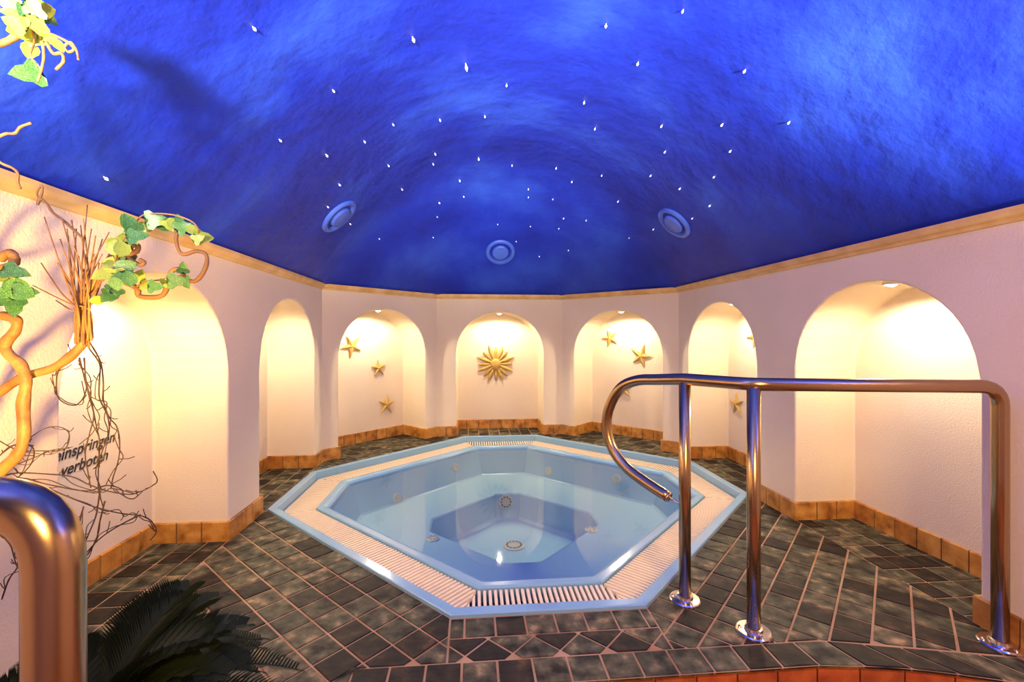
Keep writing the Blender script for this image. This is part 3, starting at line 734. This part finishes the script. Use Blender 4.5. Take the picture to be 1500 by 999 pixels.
for k, ox, oy, pts, lb in vines:
    P = catmull(pxpath(pts, DP + .06, k, ox, oy, .035), 6); o0 = P[0].copy(); r = .0017 if lb is None or 'fine' not in lb else .0013
    V, F = tube_geo([p - o0 for p in P], knobby(r, r * .7), 6)
    for t_ in range(3, len(P) - 3, 9):       # short side spurs
        a = P[t_] - o0; dv = Vector((random.uniform(-1, 1), random.uniform(-.5, .5), random.uniform(-.6, 1))).normalized() * random.uniform(.012, .03)
        v2, f2 = tube_geo([a, a + dv * .6, a + dv + Vector((0, 0, .004))], r * .6, 5, len(V)); V += v2; F += f2
    o = mobj('dry_vine', V, F, M['vine'], None, True, o0)
    for w_ in range(1):
        a_ = random.randint(0, max(1, len(P) // 3)); b_ = random.randint(len(P) * 2 // 3, len(P) - 1); sub = P[a_:b_ + 1:4]
        if len(sub) > 3:
            T2 = [p - o0 + Vector((random.uniform(-1, 1), random.uniform(-1, 1), random.uniform(-1, 1))) * (.010 if 0 < q_ else 0) for q_, p in enumerate(sub)]
            tube('tendril', catmull(T2, 4), r * .6, M['vine'], o, 5)
    tag(o, lb or 'thin dark dry vine in the tangle beside the lettered niche', 'vine', 'dry vines of the tangle')
# ivy
def leaf_geo(L, lobes=True):
    prof = [(0, 0), (.20, -.18), (.5, -.12), (.55, .12), (.34, .34), (.30, .62), (.12, .86), (0, 1.0)] if lobes else [(0, 0), (.25, .05), (.40, .3), (.38, .55), (.2, .85), (0, 1)]
    V = []; F = []; n = len(prof)
    for x_, y_ in prof: V.append((0, y_ * L, -.02 * L + .10 * L * math.sin(y_ * 2.4)))
    for s in (1, -1):
        b = len(V)
        for x_, y_ in prof: V.append((s * x_ * L, y_ * L, .16 * L * x_ - .25 * L * x_ * x_ + .10 * L * math.sin(y_ * 2.4)))
        for k in range(n - 1): F.append((k, k + 1, b + k + 1, b + k) if s < 0 else (k, b + k, b + k + 1, k + 1))
    return V, F
LM = []
for lob in (True, False):
    for mk in ('leafy', 'leafd'):
        V, F = leaf_geo(1.0, lob); me = bpy.data.meshes.new('leaf'); me.from_pydata(V, [], F); me.materials.append(M[mk])
        for p_ in me.polygons: p_.use_smooth = True
        LM.append(me)
def ivy(label, stem, leaves, D):
    P = catmull(pxpath(stem, D, jit=.015), 5); r = empty('ivy_vine', P[0]); tag(r, label, 'ivy', 'ivy sprays on the branches'); o0 = P[0].copy()
    tube('stem', [p - o0 for p in P], .0018, M['bark'], r, 6)
    for (px, py, sz, dark, rot) in leaves:
        p = at(px, py, D + random.uniform(-.03, .02)); me = LM[(2 if random.random() < .35 else 0) + (1 if dark else 0)]
        o = bpy.data.objects.new('leaf', me); COL.objects.link(o); o.parent = r; L = .86 * sz * D / FPX; o.scale = (L, L, L)
        face = (CAM - p).normalized() + Vector((random.uniform(-.5, .5), random.uniform(-.3, .3), random.uniform(-.2, .6)))
        mt = face.to_track_quat('Z', 'Y').to_matrix() @ Matrix.Rotation(rot, 3, 'Z'); o.rotation_euler = mt.to_euler()
        o.location = p - o0 - mt @ Vector((0, L * .45, 0))
R = math.radians
ivy('yellow-green ivy spray at the middle of the twig bundle', [(150, 412), (165, 395), (172, 370), (185, 345), (195, 335)],
    [(168, 362, 30, 0, R(20)), (182, 352, 34, 0, R(-30)), (176, 376, 36, 0, R(60)), (190, 343, 28, 0, R(-10)), (166, 385, 32, 0, R(100)), (160, 403, 34, 0, R(70)), (148, 404, 26, 0, R(120)), (183, 392, 34, 1, R(-60)), (186, 410, 26, 1, R(200)), (204, 346, 28, 1, R(-80)),
     (165, 432, 28, 1, R(160)), (155, 436, 24, 1, R(140)), (142, 440, 20, 0, R(100)), (190, 326, 30, 1, R(30)), (170, 415, 24, 1, R(190)), (178, 365, 28, 0, R(10))], DP - .02)
ivy('ivy spray arching over the cornice in front of the ceiling', [(195, 340), (205, 318), (225, 313), (255, 315), (280, 324), (290, 335), (290, 346)],
    [(188, 326, 30, 1, R(40)), (212, 333, 24, 0, R(-100)), (232, 322, 30, 1, R(-80)), (236, 330, 26, 1, R(-120)), (255, 328, 24, 0, R(-90)), (270, 332, 24, 1, R(-60)), (282, 337, 22, 0, R(-100)), (300, 348, 26, 0, R(-85)), (292, 349, 18, 0, R(-60)), (262, 322, 20, 1, R(10)), (248, 331, 20, 0, R(-150))], DP)
ivy('small ivy spray over the top of the lettered niche', [(200, 420), (215, 412), (235, 410), (258, 405), (272, 405)],
    [(205, 405, 24, 0, R(-20)), (218, 418, 20, 0, R(-100)), (230, 420, 22, 1, R(-90)), (262, 412, 26, 1, R(-90)), (272, 415, 20, 1, R(-150)), (268, 391, 18, 1, R(0)), (245, 412, 16, 0, R(-60)), (190, 408, 26, 1, R(20))], DP)
ivy('ivy cluster hanging right under the ceiling', [(0, 12), (25, 22), (45, 40), (50, 62), (45, 80), (55, 98)],
    [(8, 2, 30, 0, R(60)), (22, 20, 34, 0, R(100)), (38, 16, 34, 1, R(150)), (60, 14, 36, 0, R(-60)), (62, 22, 40, 1, R(-110)), (30, 44, 36, 0, R(120)), (58, 42, 34, 0, R(-130)), (44, 74, 30, 0, R(170)), (36, 108, 40, 1, R(115)), (76, 60, 26, 0, R(-100)), (20, 34, 30, 0, R(70)), (50, 8, 28, 0, R(0)), (84, 66, 22, 0, R(-140)), (48, 56, 30, 0, R(160))], .95)
ivy('ivy leaves beside the S-shaped branch', [(-5, 395), (10, 405), (18, 420), (16, 445)],
    [(6, 404, 40, 0, R(90)), (26, 400, 32, 1, R(-110)), (28, 424, 44, 1, R(-120)), (8, 432, 38, 1, R(130)), (20, 452, 32, 1, R(180)), (2, 444, 26, 1, R(140)), (40, 428, 28, 1, R(-90))], DP)

# ------------------------------------------------------------------ sago palm in a pot
pc = at(118, 900, .93); pc.z = 0
palm = empty('sago_palm', pc); tag(palm, 'dark sago palm with feathery fronds behind the bent rail post', 'palm')
lathe('pot', [(.10, 0), (.14, .16), (.15, .18), (.135, .18), (.12, .15)], M['pot'], palm)
lathe('trunk', [(.06, .12), (.065, .20), (.05, .27), (.02, .30)], M['vine'], palm, seg=16)
for i in range(70):
    a = i * 2.399 + .3; el = .25 + .85 * ((i * 7) % 10) / 10; Lf = random.uniform(.33, .43) * (.55 if math.cos(a) < -.3 else 1)
    out_ = Vector((math.cos(a), math.sin(a), 0)); P = []
    for t in [k / 10 for k in range(11)]:
        r = Lf * t * math.cos(el) + .02; z = .30 + Lf * (t * math.sin(el) - .55 * t * t * (.5 + .5 * math.cos(el)))
        P.append(out_ * r + Vector((0, 0, z)))
    V, F = tube_geo(P, lambda t: .004 * (1 - .7 * t), 5); side = Vector((-out_.y, out_.x, 0))
    for k in range(4, 50):
        t = k / 50 * 10; i0 = min(int(t), 9); p = P[i0].lerp(P[i0 + 1], t - i0); tg = (P[i0 + 1] - P[i0]).normalized(); upv = side.cross(tg) * -1
        ll = .085 * math.sin(math.pi * (.12 + .80 * k / 50)) + .012
        for s in (1, -1):
            d = (side * s * .8 + tg * .62 + upv * .25).normalized(); wv = tg * .0035; b = len(V)
            V += [p - wv, p + wv, p + d * ll * .6 + wv * .8 + Vector((0, 0, .004)), p + d * ll + Vector((0, 0, -.004)), p + d * ll * .6 - wv * .8 + Vector((0, 0, .004))]; F.append((b, b + 1, b + 2, b + 3, b + 4))
    mobj('frond', V, F, M['palm'], palm)
